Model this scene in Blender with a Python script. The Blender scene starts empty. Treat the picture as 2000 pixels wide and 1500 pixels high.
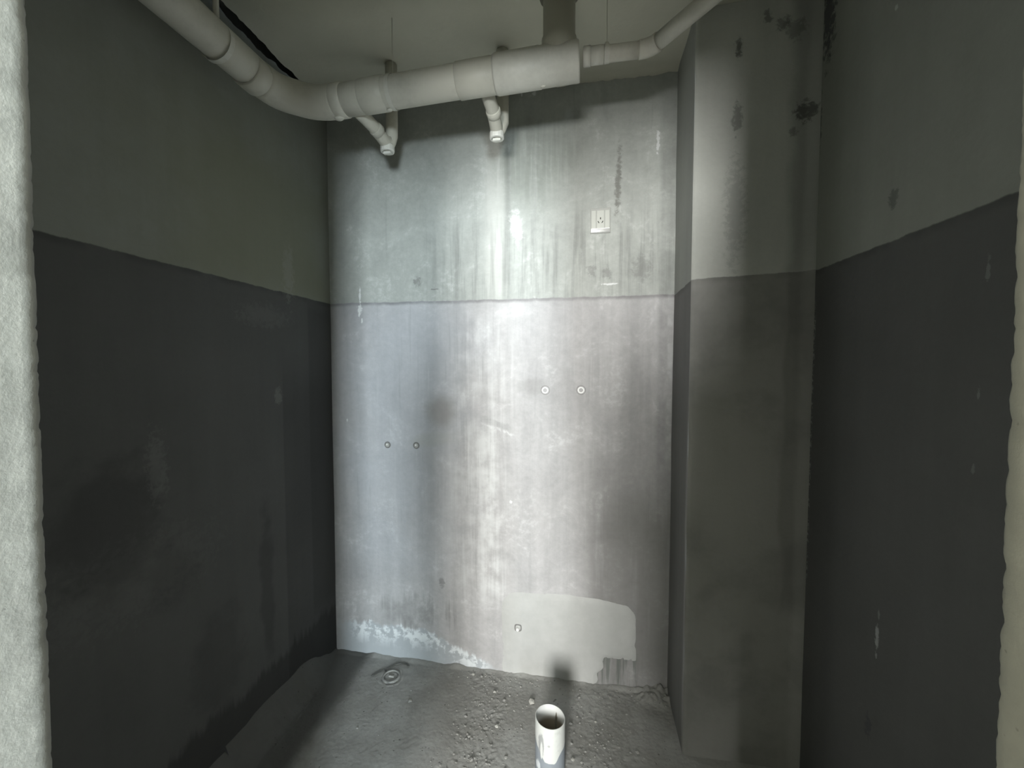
import bpy, bmesh, math, random
from mathutils import Vector, Matrix, noise as mnoise

# ------------------------------------------------------------------ camera, light, exposure
sc = bpy.context.scene
COL = sc.collection
cam_data = bpy.data.cameras.new('camera')
cam_data.sensor_width = 36.0
cam_data.lens = 812.6 / 2000.0 * 36.0
cam_data.clip_start = 0.01
camera = bpy.data.objects.new('camera', cam_data)
COL.objects.link(camera)
camera.location = (0.0, 0.0, 1.5)
camera.rotation_euler = (math.pi / 2 - 0.0449, 0.0, 0.1761)
sc.camera = camera

world = bpy.data.worlds.new('world')
sc.world = world
world.use_nodes = True
world.node_tree.nodes['Background'].inputs['Color'].default_value = (0.80, 0.92, 1.0, 1)
world.node_tree.nodes['Background'].inputs['Strength'].default_value = 1.0

sc.view_settings.view_transform = 'Standard'
sc.view_settings.look = 'None'
sc.view_settings.gamma = 1.0
sc.view_settings.exposure = 0.0
sc.view_settings.use_curve_mapping = False

# daylight entering by the two windows of the hall behind the doorway
HALL_Y = -3.6
WINDOWS = (((-0.72, 0.10, 0.85, 2.35), 400.0, (1.0, 0.985, 0.95)),      # x0, x1, z0, z1; watts; colour
           ((0.85, 1.45, 0.85, 2.35), 400.0, (0.86, 0.96, 1.0)))
for (wx0, wx1, wz0, wz1), watts, tint in WINDOWS:
    sky_data = bpy.data.lights.new('window_daylight', 'AREA')
    sky_data.shape = 'RECTANGLE'
    sky_data.size = wx1 - wx0
    sky_data.size_y = wz1 - wz0
    sky_data.energy = watts
    sky_data.color = tint
    sky = bpy.data.objects.new('window_daylight', sky_data)
    COL.objects.link(sky)
    sky.location = ((wx0 + wx1) / 2, HALL_Y - 0.20, (wz0 + wz1) / 2)
    sky.rotation_euler = (math.pi / 2, 0, 0)      # local -Z looks along +Y into the hall

# ------------------------------------------------------------------ room dimensions (metres)
XL, XR = -1.284, 0.778          # left and right walls
YB = 1.937                      # back wall
XC, YC = 0.378, 1.632           # pier: side face x, front face y
ZC = 2.77                       # ceiling
YD0, YD1 = 0.10, 0.31           # doorway wall: hall side, bathroom side
rnd = random.Random(7)

def fbm(x, y, z, oct=4, s=1.0):
    a, f, t = 1.0, 1.0, 0.0
    for _ in range(oct):
        t += a * mnoise.noise(Vector((x, y, z)) * s * f)
        a *= 0.5; f *= 2.03
    return t

def smooth(a, b, x):
    if a == b: return 1.0 if x >= a else 0.0
    t = max(0.0, min(1.0, (x - a) / (b - a)))
    return t * t * (3 - 2 * t)

# ------------------------------------------------------------------ object helpers
def obj(name, bm, mat, parent=None, smooth_shade=False, loc=None):
    me = bpy.data.meshes.new(name)
    bm.normal_update()
    bm.to_mesh(me); bm.free()
    if smooth_shade:
        for p in me.polygons: p.use_smooth = True
    if mat: me.materials.append(mat)
    o = bpy.data.objects.new(name, me)
    COL.objects.link(o)
    if parent: o.parent = parent
    if loc: o.location = loc
    return o

def tag(o, label, cat, group=None):
    o['label'] = label; o['category'] = cat
    if group: o['group'] = group
    return o

def thing(name, label, cat, loc=(0, 0, 0), group=None):
    o = bpy.data.objects.new(name, None)
    o.empty_display_size = 0.05
    COL.objects.link(o); o.location = loc
    return tag(o, label, cat, group)

def struct(name, bm, mat, label=None, smooth_shade=False, parent=None):
    o = obj(name, bm, mat, parent, smooth_shade)
    if parent is None: o['kind'] = 'structure'
    if label: o['label'] = label
    return o

def grid_surface(bm, nu, nv, fn):
    vs = [[bm.verts.new(fn(i / nu, j / nv)) for j in range(nv + 1)] for i in range(nu + 1)]
    for i in range(nu):
        for j in range(nv):
            bm.faces.new((vs[i][j], vs[i + 1][j], vs[i + 1][j + 1], vs[i][j + 1]))
    return vs

def box(bm, x0, x1, y0, y1, z0, z1):
    r = bmesh.ops.create_cube(bm, size=1.0)
    for v in r['verts']:
        v.co = Vector((x0 + (v.co.x + .5) * (x1 - x0), y0 + (v.co.y + .5) * (y1 - y0), z0 + (v.co.z + .5) * (z1 - z0)))
    return r['verts']

def bevel_box(x0, x1, y0, y1, z0, z1, b=0.001, seg=2):
    bm = bmesh.new()
    box(bm, x0, x1, y0, y1, z0, z1)
    bmesh.ops.bevel(bm, geom=bm.edges[:], offset=b, segments=seg, profile=0.5, affect='EDGES')
    return bm

def sweep(bm, pts, radii, seg=32, cap=(True, True), wob=0.0):
    pts = [Vector(p) for p in pts]
    if not isinstance(radii, (list, tuple)): radii = [radii] * len(pts)
    n = len(pts)
    tang = []
    for i in range(n):
        a = pts[max(0, i - 1)]; b = pts[min(n - 1, i + 1)]
        t = (b - a)
        if t.length < 1e-9: t = Vector((0, 0, 1))
        tang.append(t.normalized())
    up = Vector((0, 0, 1)) if abs(tang[0].z) < 0.9 else Vector((1, 0, 0))
    nrm = (up - tang[0] * up.dot(tang[0])).normalized()
    rings = []
    for i in range(n):
        if i:
            q = tang[i - 1].rotation_difference(tang[i])
            nrm = q @ nrm
            nrm = (nrm - tang[i] * nrm.dot(tang[i])).normalized()
        bi = tang[i].cross(nrm)
        ring = []
        for k in range(seg):
            a = 2 * math.pi * k / seg
            d = nrm * math.cos(a) + bi * math.sin(a)
            p = pts[i] + d * radii[i]
            if wob: p += d * wob * mnoise.noise(p * 40)
            ring.append(bm.verts.new(p))
        rings.append(ring)
    for i in range(n - 1):
        for k in range(seg):
            bm.faces.new((rings[i][k], rings[i][(k + 1) % seg], rings[i + 1][(k + 1) % seg], rings[i + 1][k]))
    if cap[0]: bm.faces.new(list(reversed(rings[0])))
    if cap[1]: bm.faces.new(rings[-1])
    return rings

def line(a, b, n):
    a, b = Vector(a), Vector(b)
    return [a.lerp(b, i / n) for i in range(n + 1)]

def arc3(p0, p1, p2, n):
    """quadratic bend from p0 to p2 with the corner at p1"""
    p0, p1, p2 = Vector(p0), Vector(p1), Vector(p2)
    return [(1 - t) ** 2 * p0 + 2 * t * (1 - t) * p1 + t * t * p2 for t in [i / n for i in range(n + 1)]]

def lathe(bm, prof, seg=32, axis='z', origin=(0, 0, 0), close=False):
    rings = []
    for r, h in prof:
        ring = []
        for k in range(seg):
            a = 2 * math.pi * k / seg
            c, s = r * math.cos(a), r * math.sin(a)
            if axis == 'z': p = (c, s, h)
            elif axis == 'y': p = (c, h, s)
            else: p = (h, c, s)
            ring.append(bm.verts.new(Vector(p) + Vector(origin)))
        rings.append(ring)
    m = len(rings)
    for i in range(m if close else m - 1):
        A, B = rings[i], rings[(i + 1) % m]
        for k in range(seg):
            bm.faces.new((A[k], A[(k + 1) % seg], B[(k + 1) % seg], B[k]))
    bmesh.ops.recalc_face_normals(bm, faces=bm.faces[:])
    return rings

# ------------------------------------------------------------------ node helpers
class NT:
    def __init__(self, name):
        self.mat = bpy.data.materials.new(name)
        self.mat.use_nodes = True
        self.t = self.mat.node_tree
        self.t.nodes.clear()
        self.out = self.t.nodes.new('ShaderNodeOutputMaterial')
        self.bsdf = self.t.nodes.new('ShaderNodeBsdfPrincipled')
        self.t.links.new(self.bsdf.outputs[0], self.out.inputs[0])
        co = self.t.nodes.new('ShaderNodeTexCoord')
        self.co = co.outputs['Object']
        s = self.t.nodes.new('ShaderNodeSeparateXYZ')
        self.t.links.new(self.co, s.inputs[0])
        self.x, self.y, self.z = s.outputs
    def put(self, sock, v):
        if hasattr(v, 'links') or isinstance(v, bpy.types.NodeSocket): self.t.links.new(v, sock)
        elif isinstance(v, (tuple, list)): sock.default_value = tuple(v) + ((1.0,) if len(v) == 3 and len(sock.default_value) == 4 else ())
        else: sock.default_value = v
    def m(self, op, a, b=0.0, c=0.0):
        n = self.t.nodes.new('ShaderNodeMath'); n.operation = op
        self.put(n.inputs[0], a); self.put(n.inputs[1], b)
        if op in ('MULTIPLY_ADD', 'WRAP', 'COMPARE'): self.put(n.inputs[2], c)
        return n.outputs[0]
    def add(self, a, b): return self.m('ADD', a, b)
    def sub(self, a, b): return self.m('SUBTRACT', a, b)
    def mul(self, a, b): return self.m('MULTIPLY', a, b)
    def mx(self, a, b): return self.m('MAXIMUM', a, b)
    def mn(self, a, b): return self.m('MINIMUM', a, b)
    def vec(self, a, b, c=0.0):
        n = self.t.nodes.new('ShaderNodeCombineXYZ')
        for i, v in enumerate((a, b, c)): self.put(n.inputs[i], v)
        return n.outputs[0]
    def noise(self, vec, scale, detail=4.0, rough=0.5, dist=0.0):
        n = self.t.nodes.new('ShaderNodeTexNoise')
        self.put(n.inputs['Vector'], vec)
        n.inputs['Scale'].default_value = scale; n.inputs['Detail'].default_value = detail
        n.inputs['Roughness'].default_value = rough; n.inputs['Distortion'].default_value = dist
        return n.outputs['Fac']
    def voro(self, vec, scale):
        n = self.t.nodes.new('ShaderNodeTexVoronoi')
        self.put(n.inputs['Vector'], vec); n.inputs['Scale'].default_value = scale
        return n.outputs['Distance']
    def ss(self, x, lo, hi):
        n = self.t.nodes.new('ShaderNodeMapRange'); n.interpolation_type = 'SMOOTHSTEP'
        inv = lo > hi
        self.put(n.inputs['Value'], x)
        n.inputs['From Min'].default_value = min(lo, hi); n.inputs['From Max'].default_value = max(lo, hi)
        n.inputs['To Min'].default_value = 1.0 if inv else 0.0; n.inputs['To Max'].default_value = 0.0 if inv else 1.0
        return n.outputs['Result']
    def mix(self, f, a, b, mode='MIX'):
        n = self.t.nodes.new('ShaderNodeMix'); n.data_type = 'RGBA'; n.blend_type = mode
        self.put(n.inputs[0], f)
        self.put(n.inputs[6], a); self.put(n.inputs[7], b)
        return n.outputs[2]
    def gain(self, col, f):
        """multiply a colour by a scalar"""
        n = self.t.nodes.new('ShaderNodeVectorMath'); n.operation = 'SCALE'
        self.put(n.inputs[0], col); self.put(n.inputs['Scale'], f)
        return n.outputs[0]
    def rgb(self, c):
        n = self.t.nodes.new('ShaderNodeRGB'); n.outputs[0].default_value = (*c, 1.0); return n.outputs[0]
    def bump(self, h, strength=0.5, dist=0.01, prev=None):
        n = self.t.nodes.new('ShaderNodeBump')
        n.inputs['Strength'].default_value = strength; n.inputs['Distance'].default_value = dist
        self.put(n.inputs['Height'], h)
        if prev is not None: self.put(n.inputs['Normal'], prev)
        return n.outputs[0]
    def blob(self, u, v, cu, cv, ru, rv, edge=0.3, wob=0.0, ws=None):
        wob *= 2.2
        a = self.mul(self.sub(u, cu), 1.0 / ru); b = self.mul(self.sub(v, cv), 1.0 / rv)
        d = self.m('SQRT', self.add(self.mul(a, a), self.mul(b, b)))
        if wob: d = self.add(d, self.mul(self.sub(ws, 0.5), wob))
        return self.ss(d, 1.0 + edge, 1.0 - edge)
    def rect(self, u, v, u0, u1, v0, v1, su=0.02, sv=0.02):
        a = self.mul(self.ss(u, u0 - su, u0 + su), self.ss(u, u1 + su, u1 - su))
        b = self.mul(self.ss(v, v0 - sv, v0 + sv), self.ss(v, v1 + sv, v1 - sv))
        return self.mul(a, b)
    def finish(self, col, rough=0.8, normal=None, spec=0.3, metal=0.0):
        self.put(self.bsdf.inputs['Base Color'], col)
        self.put(self.bsdf.inputs['Roughness'], rough)
        self.bsdf.inputs['Metallic'].default_value = metal
        self.bsdf.inputs['Specular IOR Level'].default_value = spec
        if normal is not None: self.put(self.bsdf.inputs['Normal'], normal)
        return self.mat

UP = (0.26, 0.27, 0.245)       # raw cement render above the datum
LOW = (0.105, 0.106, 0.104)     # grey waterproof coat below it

def cement(name, axis, d0, slope, extra=None, up=UP, low=LOW, seed=0.0, mott=0.35, strk=0.30):
    """wall coat: cement above a datum line d0 + slope*u, dark waterproof paint below.
    extra(n, u, v, col, tools) may lay stains over it"""
    n = NT(name)
    u = n.x if axis == 'x' else n.y
    v = n.z
    P = n.vec(n.add(u, seed), v, 0.0)
    n1 = n.noise(P, 2.3, 5, 0.55)
    n2 = n.noise(P, 9.0, 5, 0.6)
    n3 = n.noise(P, 60.0, 4, 0.65)
    st = n.noise(n.vec(n.mul(n.add(u, seed), 11.0), n.mul(v, 0.75), 0.0), 1.0, 4, 0.6)
    st2 = n.noise(n.vec(n.mul(n.add(u, seed + 7.0), 34.0), n.mul(v, 1.6), 0.0), 1.0, 3, 0.6)
    wob = n.mul(n.sub(n.noise(n.vec(u, 0.0, seed), 14.0, 4, 0.6), 0.5), 0.016)
    datum = n.add(n.add(n.mul(u, slope), d0), wob)
    below = n.ss(n.sub(v, datum), 0.0025, -0.0025)
    col = n.mix(below, up, low)
    g = n.add(1.0 - (mott + 0.10) * 0.5, n.add(n.mul(n1, mott), n.mul(n.sub(n2, 0.0), 0.10)))
    g = n.mul(g, n.add(1.0 - strk * 0.5, n.mul(st, strk)))
    g = n.mul(g, n.add(0.94, n.mul(n3, 0.12)))
    col = n.gain(col, g)
    # the brush edge: a darker double coat right under the datum
    brush = n.mul(below, n.ss(n.sub(datum, v), 0.028, 0.004))
    brush = n.mul(brush, n.ss(n.noise(n.vec(n.mul(u, 7.0), seed, 0.0), 1.0, 2, 0.5), 0.35, 0.6))
    col = n.gain(col, n.sub(1.0, n.mul(brush, 0.25)))
    rag = n.ss(n.noise(P, 48.0, 5, 0.7, 0.4), 0.30, 0.70)
    T = dict(rag=rag, n1=n1, n2=n2, n3=n3, st=st, st2=st2, below=below, datum=datum, P=P)
    if extra: col = extra(n, u, v, col, T)
    h = n.add(n.mul(n2, 0.5), n.mul(n3, 0.35))
    nor = n.bump(n.add(h, n.mul(below, 0.25)), 0.35, 0.006)
    return n.finish(col, 0.78, nor, 0.25)

def white(n, col, f, c=(0.72, 0.74, 0.74)): return n.mix(f, col, c)

# ------------------------------------------------------------------ back wall coat
def back_extra(n, u, v, col, T):
    n1, n2, n3, st, st2, below = T['n1'], T['n2'], T['n3'], T['st'], T['st2'], T['below']
    D = n.sub(1.0, below)
    cl = n.noise(T['P'], 5.5, 6, 0.68, 0.6)
    sp = n.noise(T['P'], 38.0, 5, 0.7)
    # chalky bloom all over the coat of this wall
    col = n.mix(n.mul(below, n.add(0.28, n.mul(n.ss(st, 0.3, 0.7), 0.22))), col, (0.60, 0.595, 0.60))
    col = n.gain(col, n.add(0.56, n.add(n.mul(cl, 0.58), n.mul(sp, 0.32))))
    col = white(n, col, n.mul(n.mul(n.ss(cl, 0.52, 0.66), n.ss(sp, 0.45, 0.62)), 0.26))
    # cool window light tinted into the coat on the left part
    col = n.mix(n.mul(n.mul(below, n.blob(u, v, -0.90, 1.25, 0.32, 0.75, 0.7, 0.8, n1)), 0.30), col, (0.48, 0.53, 0.61))
    # streaky whiter band down the middle
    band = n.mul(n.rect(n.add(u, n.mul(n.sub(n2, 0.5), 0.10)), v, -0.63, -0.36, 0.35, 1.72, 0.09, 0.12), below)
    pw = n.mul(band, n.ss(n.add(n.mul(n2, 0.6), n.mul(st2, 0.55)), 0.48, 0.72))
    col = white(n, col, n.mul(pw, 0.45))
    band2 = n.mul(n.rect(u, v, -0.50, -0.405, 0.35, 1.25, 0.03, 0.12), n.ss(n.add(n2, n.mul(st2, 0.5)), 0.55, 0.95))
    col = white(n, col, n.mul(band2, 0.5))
    # vertical dribbles
    dr = n.ss(st2, 0.60, 0.72)
    col = white(n, col, n.mul(n.mul(dr, n.rect(u, v, -1.2, 0.25, 0.2, 1.8, 0.1, 0.3)), 0.12))
    dk = n.ss(st2, 0.40, 0.28)
    col = n.gain(col, n.sub(1.0, n.mul(dk, 0.08)))
    # damp brown patch and trowel smears
    col = n.mix(n.mul(n.blob(u, v, -0.70, 1.27, 0.07, 0.07, 0.6, 0.4, n2), 0.55), col, (0.26, 0.245, 0.225))
    col = n.mix(n.mul(n.blob(u, n.sub(v, n.mul(u, 0.15)), -0.735, 1.245, 0.10, 0.035, 0.5, 0.7, n2), 0.45), col, (0.42, 0.43, 0.41))
    col = n.mix(n.mul(n.blob(u, v, -0.26, 1.40, 0.06, 0.035, 0.5, 0.8, n2), 0.35), col, (0.22, 0.22, 0.21))
    ring = n.mul(n.blob(u, v, -0.115, 1.455, 0.075, 0.07, 0.15, 0.4, n2), n.sub(1.0, n.blob(u, v, -0.11, 1.44, 0.06, 0.055, 0.2, 0.4, n2)))
    col = white(n, col, n.mul(n.mul(ring, n.ss(n2, 0.4, 0.65)), 0.16))
    # chipped crest in the middle of the band
    vj = n.add(v, n.mul(n.sub(n2, 0.5), 0.09))
    cr = n.rect(u, n.add(vj, n.mul(u, 0.30)), -0.49, -0.34, 1.062, 1.075, 0.02, 0.006)
    col = white(n, col, n.mul(n.mul(cr, n.ss(n.noise(T['P'], 45.0, 3, 0.6), 0.4, 0.6)), 0.55))
    cs = n.rect(u, n.add(vj, n.mul(u, 0.30)), -0.49, -0.36, 1.078, 1.11, 0.03, 0.01)
    col = n.gain(col, n.sub(1.0, n.mul(cs, 0.16)))
    # grey damp rising low down, left
    col = n.mix(n.mul(n.mul(n.blob(u, v, -0.86, 0.25, 0.17, 0.07, 0.5, 1.4, st2), n.ss(n2, 0.3, 0.6)), 0.55), col, (0.21, 0.21, 0.205))
    # salt efflorescence along the foot of the wall
    top = n.add(n.mul(n.sub(n.mul(u, -0.18), 0.0), 1.0), 0.0)            # sinks to the right
    lim = n.sub(0.165, n.mul(n.mx(n.sub(u, -0.80), 0.0), 0.40))
    lim = n.add(lim, n.mul(n.sub(st2, 0.5), 0.10))
    foot = n.mul(n.ss(n.sub(lim, v), -0.012, 0.012), n.rect(u, v, -1.25, -0.44, -0.2, 0.3, 0.06, 0.05))
    col = n.mix(n.mul(foot, 0.8), col, (0.44, 0.48, 0.51))
    sd = n.sub(lim, v)
    crust = n.mul(n.mul(n.mul(foot, n.ss(sd, 0.125, 0.03)), n.ss(n.add(n.mul(n2, 0.55), n.mul(n.noise(T['P'], 30.0, 4, 0.6), 0.6)), 0.52, 0.62)), n.rect(u, v, -1.18, -0.47, -0.2, 0.4, 0.05, 0.05))
    col = n.mix(n.mul(crust, 0.9), col, (0.80, 0.84, 0.86))
    # damp right of the patch, deepened with the photographer's painted-in shadow; drips under it
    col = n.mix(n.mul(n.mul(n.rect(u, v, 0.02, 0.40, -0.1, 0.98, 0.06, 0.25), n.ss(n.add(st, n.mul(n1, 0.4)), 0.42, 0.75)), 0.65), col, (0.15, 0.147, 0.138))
    dp = n.mul(n.rect(u, v, 0.05, 0.24, 0.0, 0.15, 0.02, 0.03), n.ss(n.noise(n.vec(n.mul(u, 42.0), n.mul(v, 3.0), 3.0), 1.0, 3, 0.6), 0.47, 0.60))
    col = n.mix(n.mul(dp, 0.7), col, (0.13, 0.15, 0.135))
    # plaster runs above the datum: pale bands, one dark edge, green damp, thin black run
    pb = n.mul(n.rect(n.add(u, n.mul(n.sub(n2, 0.5), 0.03)), v, -0.47, -0.385, 1.80, 2.55, 0.03, 0.15), D)
    col = n.mix(n.mul(pb, 0.45), col, (0.62, 0.63, 0.60))
    gd = n.mul(n.mul(n.blob(u, v, -0.24, 2.42, 0.16, 0.20, 0.6, 0.9, n1), n.ss(st2, 0.3, 0.6)), D)
    col = n.mix(n.mul(gd, 0.45), col, (0.20, 0.225, 0.19))
    ed = n.mul(n.rect(u, v, -0.378, -0.35, 1.85, 2.55, 0.012, 0.12), D)
    col = n.gain(col, n.sub(1.0, n.mul(ed, 0.22)))
    wr = n.mul(n.mul(n.rect(u, v, -0.72, 0.36, 1.80, 2.15, 0.12, 0.14), n.ss(st2, 0.55, 0.38)), D)
    col = n.gain(col, n.sub(1.0, n.mul(wr, 0.22)))
    bd = n.blob(n.add(u, n.mul(v, -0.03)), v, 0.065, 2.31, 0.011, 0.12, 0.6, 0.5, T['rag'])
    col = n.mix(n.mul(bd, 0.7), col, (0.15, 0.15, 0.135))
    pl = n.blob(n.add(u, n.mul(n.sub(v, 2.15), 0.12)), v, -0.327, 2.145, 0.022, 0.062, 0.6, 0.5, T['rag'])
    col = white(n, col, n.mul(pl, 0.6))
    # finger spots
    for (cu, cv, ru, rv, f) in ((-0.814, 1.908, 0.016, 0.022, .5), (0.02, 1.93, 0.02, 0.022, .4), (0.09, 1.915, 0.018, 0.024, .4), (0.24, 1.93, 0.035, 0.05, .3), (-0.73, 1.868, 0.018, 0.003, .6), (-0.70, 0.42, 0.015, 0.022, .5)):
        col = n.mix(n.mul(n.blob(u, v, cu, cv, ru, rv, 0.45, 0.55, T['rag']), f), col, (0.15, 0.15, 0.145))
    # white drip across the datum at the left, other white flecks
    for (cu, cv, ru, rv) in ((-1.119, 1.85, 0.0045, 0.035), (-1.121, 1.782, 0.010, 0.020), (-1.124, 1.755, 0.005, 0.018), (-1.110, 1.722, 0.004, 0.010), (-1.20, 1.22, 0.004, 0.009), (-0.35, 0.845, 0.006, 0.006), (-0.245, 2.735, 0.010, 0.008), (-0.30, 2.742, 0.003, 0.012), (0.105, 1.865, 0.030, 0.004), (0.30, 2.47, 0.006, 0.05)):
        col = white(n, col, n.mul(n.blob(u, v, cu, cv, ru, rv, 0.35, 0.55, T['rag']), 0.95))
    ln = n.mul(below, n.ss(n.sub(T['datum'], v), 0.020, 0.004))
    col = n.gain(col, n.sub(1.0, n.mul(ln, n.add(0.22, n.mul(n.ss(st, 0.35, 0.65), 0.20)))))
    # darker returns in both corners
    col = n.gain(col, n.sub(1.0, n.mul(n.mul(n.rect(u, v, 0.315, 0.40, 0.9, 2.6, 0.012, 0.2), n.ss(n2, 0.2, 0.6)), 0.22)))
    col = white(n, col, n.mul(n.mul(n.rect(u, v, 0.352, 0.376, 1.1, 1.80, 0.006, 0.1), n.ss(n2, 0.42, 0.62)), 0.35))
    return col

def left_extra(n, u, v, col, T):
    n1, n2, st2, below = T['n1'], T['n2'], T['st2'], T['below']
    D = n.sub(1.0, below)
    # greenish damp in the plaster near the corner
    col = n.mix(n.mul(n.mul(n.blob(u, v, 1.50, 2.10, 0.45, 0.38, 0.7, 1.2, n1), D), 0.55), col, (0.22, 0.225, 0.15))
    # darker strips next to the corner
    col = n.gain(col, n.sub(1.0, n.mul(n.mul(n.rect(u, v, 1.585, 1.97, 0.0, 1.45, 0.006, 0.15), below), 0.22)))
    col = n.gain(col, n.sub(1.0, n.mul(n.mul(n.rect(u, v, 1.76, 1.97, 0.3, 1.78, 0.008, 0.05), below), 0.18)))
    # rising damp at the foot, with a ragged upper edge
    lim = n.add(0.255, n.add(n.mul(n.sub(st2, 0.5), 0.14), n.mul(n.sub(n2, 0.5), 0.08)))
    col = n.gain(col, n.sub(1.0, n.mul(n.ss(n.sub(lim, v), -0.02, 0.03), 0.45)))
    # pale smears
    for (cu, cv, ru, rv, f) in ((1.045, 1.19, 0.026, 0.09, .13), (1.56, 1.37, 0.02, 0.03, .2), (1.50, 1.70, 0.12, 0.04, .08), (1.64, 1.90, 0.03, 0.10, .22), (0.98, 0.88, 0.22, 0.10, .05)):
        col = n.mix(n.mul(n.blob(u, v, cu, cv, ru, rv, 0.5, 0.55, T['rag']), f), col, (0.42, 0.42, 0.40))
    # darker wet lobes low on the wall
    for (cu, cv, ru, rv, f) in ((0.92, 1.05, 0.13, 0.18, .28), (1.08, 0.83, 0.08, 0.09, .18), (1.47, 0.62, 0.035, 0.28, .25), (1.24, 0.45, 0.10, 0.18, .2)):
        col = n.gain(col, n.sub(1.0, n.mul(n.blob(u, v, cu, cv, ru, rv, 0.4, 0.8, n2), f)))
    return col

def pier_extra(n, u, v, col, T):
    n1, n2, below = T['n1'], T['n2'], T['below']
    D = n.sub(1.0, below)
    for (cu, cv, ru, rv, f) in ((0.52, 2.618, 0.011, 0.03, .75), (0.613, 2.71, 0.012, 0.02, .6), (0.521, 2.376, 0.014, 0.05, .5), (0.737, 2.375, 0.028, 0.03, .75), (0.70, 2.66, 0.03, 0.03, .4), (0.52, 2.05, 0.03, 0.16, .25), (0.66, 2.68, 0.018, 0.02, .5), (0.70, 2.31, 0.012, 0.012, .5)):
        col = n.mix(n.mul(n.blob(u, v, cu, cv, ru, rv, 0.45, 0.55, T['rag']), f), col, (0.085, 0.088, 0.08))
    col = n.gain(col, n.sub(1.0, n.mul(n.mul(n.rect(n.add(u, n.mul(n.sub(n2, 0.5), 0.05)), v, 0.70, 0.80, 1.82, 2.8, 0.025, 0.02), D), 0.35)))
    # damp cloud below the datum
    col = n.mix(n.mul(n.mul(n.ss(n.add(n1, n.mul(n2, 0.35)), 0.58, 0.74), below), 0.30), col, (0.34, 0.34, 0.32))
    col = n.gain(col, n.sub(1.0, n.mul(n.mul(n.rect(n.add(u, n.mul(n.sub(n1, 0.5), 0.12)), v, 0.70, 0.80, 0.6, 1.84, 0.01, 0.05), below), 0.20)))
    return col

def side_extra(n, u, v, col, T):
    # side face of the pier: pale rubbed lower arris
    col = n.mix(n.mul(n.rect(u, v, 1.60, 1.66, 0.0, 1.25, 0.01, 0.2), 0.35), col, (0.44, 0.44, 0.42))
    return col

def right_extra(n, u, v, col, T):
    n2, st2 = T['n2'], T['st2']
    for (cu, cv, ru, rv, f) in ((1.585, 2.66, 0.035, 0.13, .8), (1.25, 1.93, 0.016, 0.022, .5), (1.267, 0.504, 0.012, 0.03, .5), (1.62, 2.33, 0.012, 0.10, .5)):
        col = n.mix(n.mul(n.blob(u, v, cu, cv, ru, rv, 0.4, 0.55, T['rag']), f), col, (0.05, 0.052, 0.06))
    for (cu, cv, ru, rv, f) in ((1.245, 0.765, 0.006, 0.028, .35), (1.242, 0.835, 0.004, 0.012, .15), (1.245, 0.715, 0.004, 0.006, .25), (0.98, 1.69, 0.004, 0.02, .12), (0.986, 1.442, 0.004, 0.012, .12), (0.991, 1.29, 0.004, 0.01, .10), (1.27, 2.42, 0.006, 0.008, .4)):
        col = white(n, col, n.mul(n.blob(u, v, cu, cv, ru, rv, 0.4, 0.55, T['rag']), f))
    # crumbs of old plaster along the inner corner
    bead = n.mul(n.rect(u, v, 1.605, 1.626, 0.75, 1.70, 0.004, 0.05), n.ss(n.noise(T['P'], 70.0, 3, 0.6), 0.45, 0.62))
    col = n.mix(n.mul(bead, 0.55), col, (0.42, 0.43, 0.42))
    return col

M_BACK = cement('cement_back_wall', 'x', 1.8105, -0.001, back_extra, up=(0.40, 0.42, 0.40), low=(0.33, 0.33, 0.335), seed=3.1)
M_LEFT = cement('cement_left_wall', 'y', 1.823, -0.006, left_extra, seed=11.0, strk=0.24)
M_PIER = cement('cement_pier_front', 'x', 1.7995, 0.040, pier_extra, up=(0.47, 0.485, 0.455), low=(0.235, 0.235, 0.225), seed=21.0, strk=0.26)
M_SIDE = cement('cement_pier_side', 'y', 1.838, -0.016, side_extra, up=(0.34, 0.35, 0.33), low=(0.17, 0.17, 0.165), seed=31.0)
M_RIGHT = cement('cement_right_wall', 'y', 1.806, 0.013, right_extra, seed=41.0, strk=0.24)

def plain_cement(name, c, warm=0.0, bumpd=0.006, mott=0.5, scale=1.0, pit=True):
    n = NT(name)
    n1 = n.noise(n.co, 3.0 * scale, 5, 0.6); n2 = n.noise(n.co, 16.0 * scale, 5, 0.65); n3 = n.noise(n.co, 90.0 * scale, 3, 0.6)
    g = n.add(1.0 - mott * 0.75, n.add(n.mul(n1, mott), n.mul(n2, mott * 0.5)))
    col = n.gain(n.rgb(c), g)
    if pit:
        p = n.ss(n.voro(n.co, 55.0 * scale), 0.16, 0.06)
        p = n.mul(p, n.ss(n2, 0.5, 0.6))
        col = n.gain(col, n.sub(1.0, n.mul(p, 0.4)))
    nor = n.bump(n.add(n.mul(n2, 0.6), n.mul(n3, 0.4)), 0.55, bumpd)
    return n.finish(col, 0.85, nor, 0.2)

M_JAMB = plain_cement('rough_cement_jamb', (0.36, 0.365, 0.34), bumpd=0.002, scale=2.2, mott=0.75)
M_JAMB_R = plain_cement('sandy_cement_jamb', (0.34, 0.33, 0.275), bumpd=0.002, scale=2.0)
M_HALL = plain_cement('hall_plaster', (0.30, 0.30, 0.28), pit=False)
M_CEIL = plain_cement('painted_slab', (0.62, 0.61, 0.52), bumpd=0.003, mott=0.25, scale=0.7, pit=False)

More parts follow.
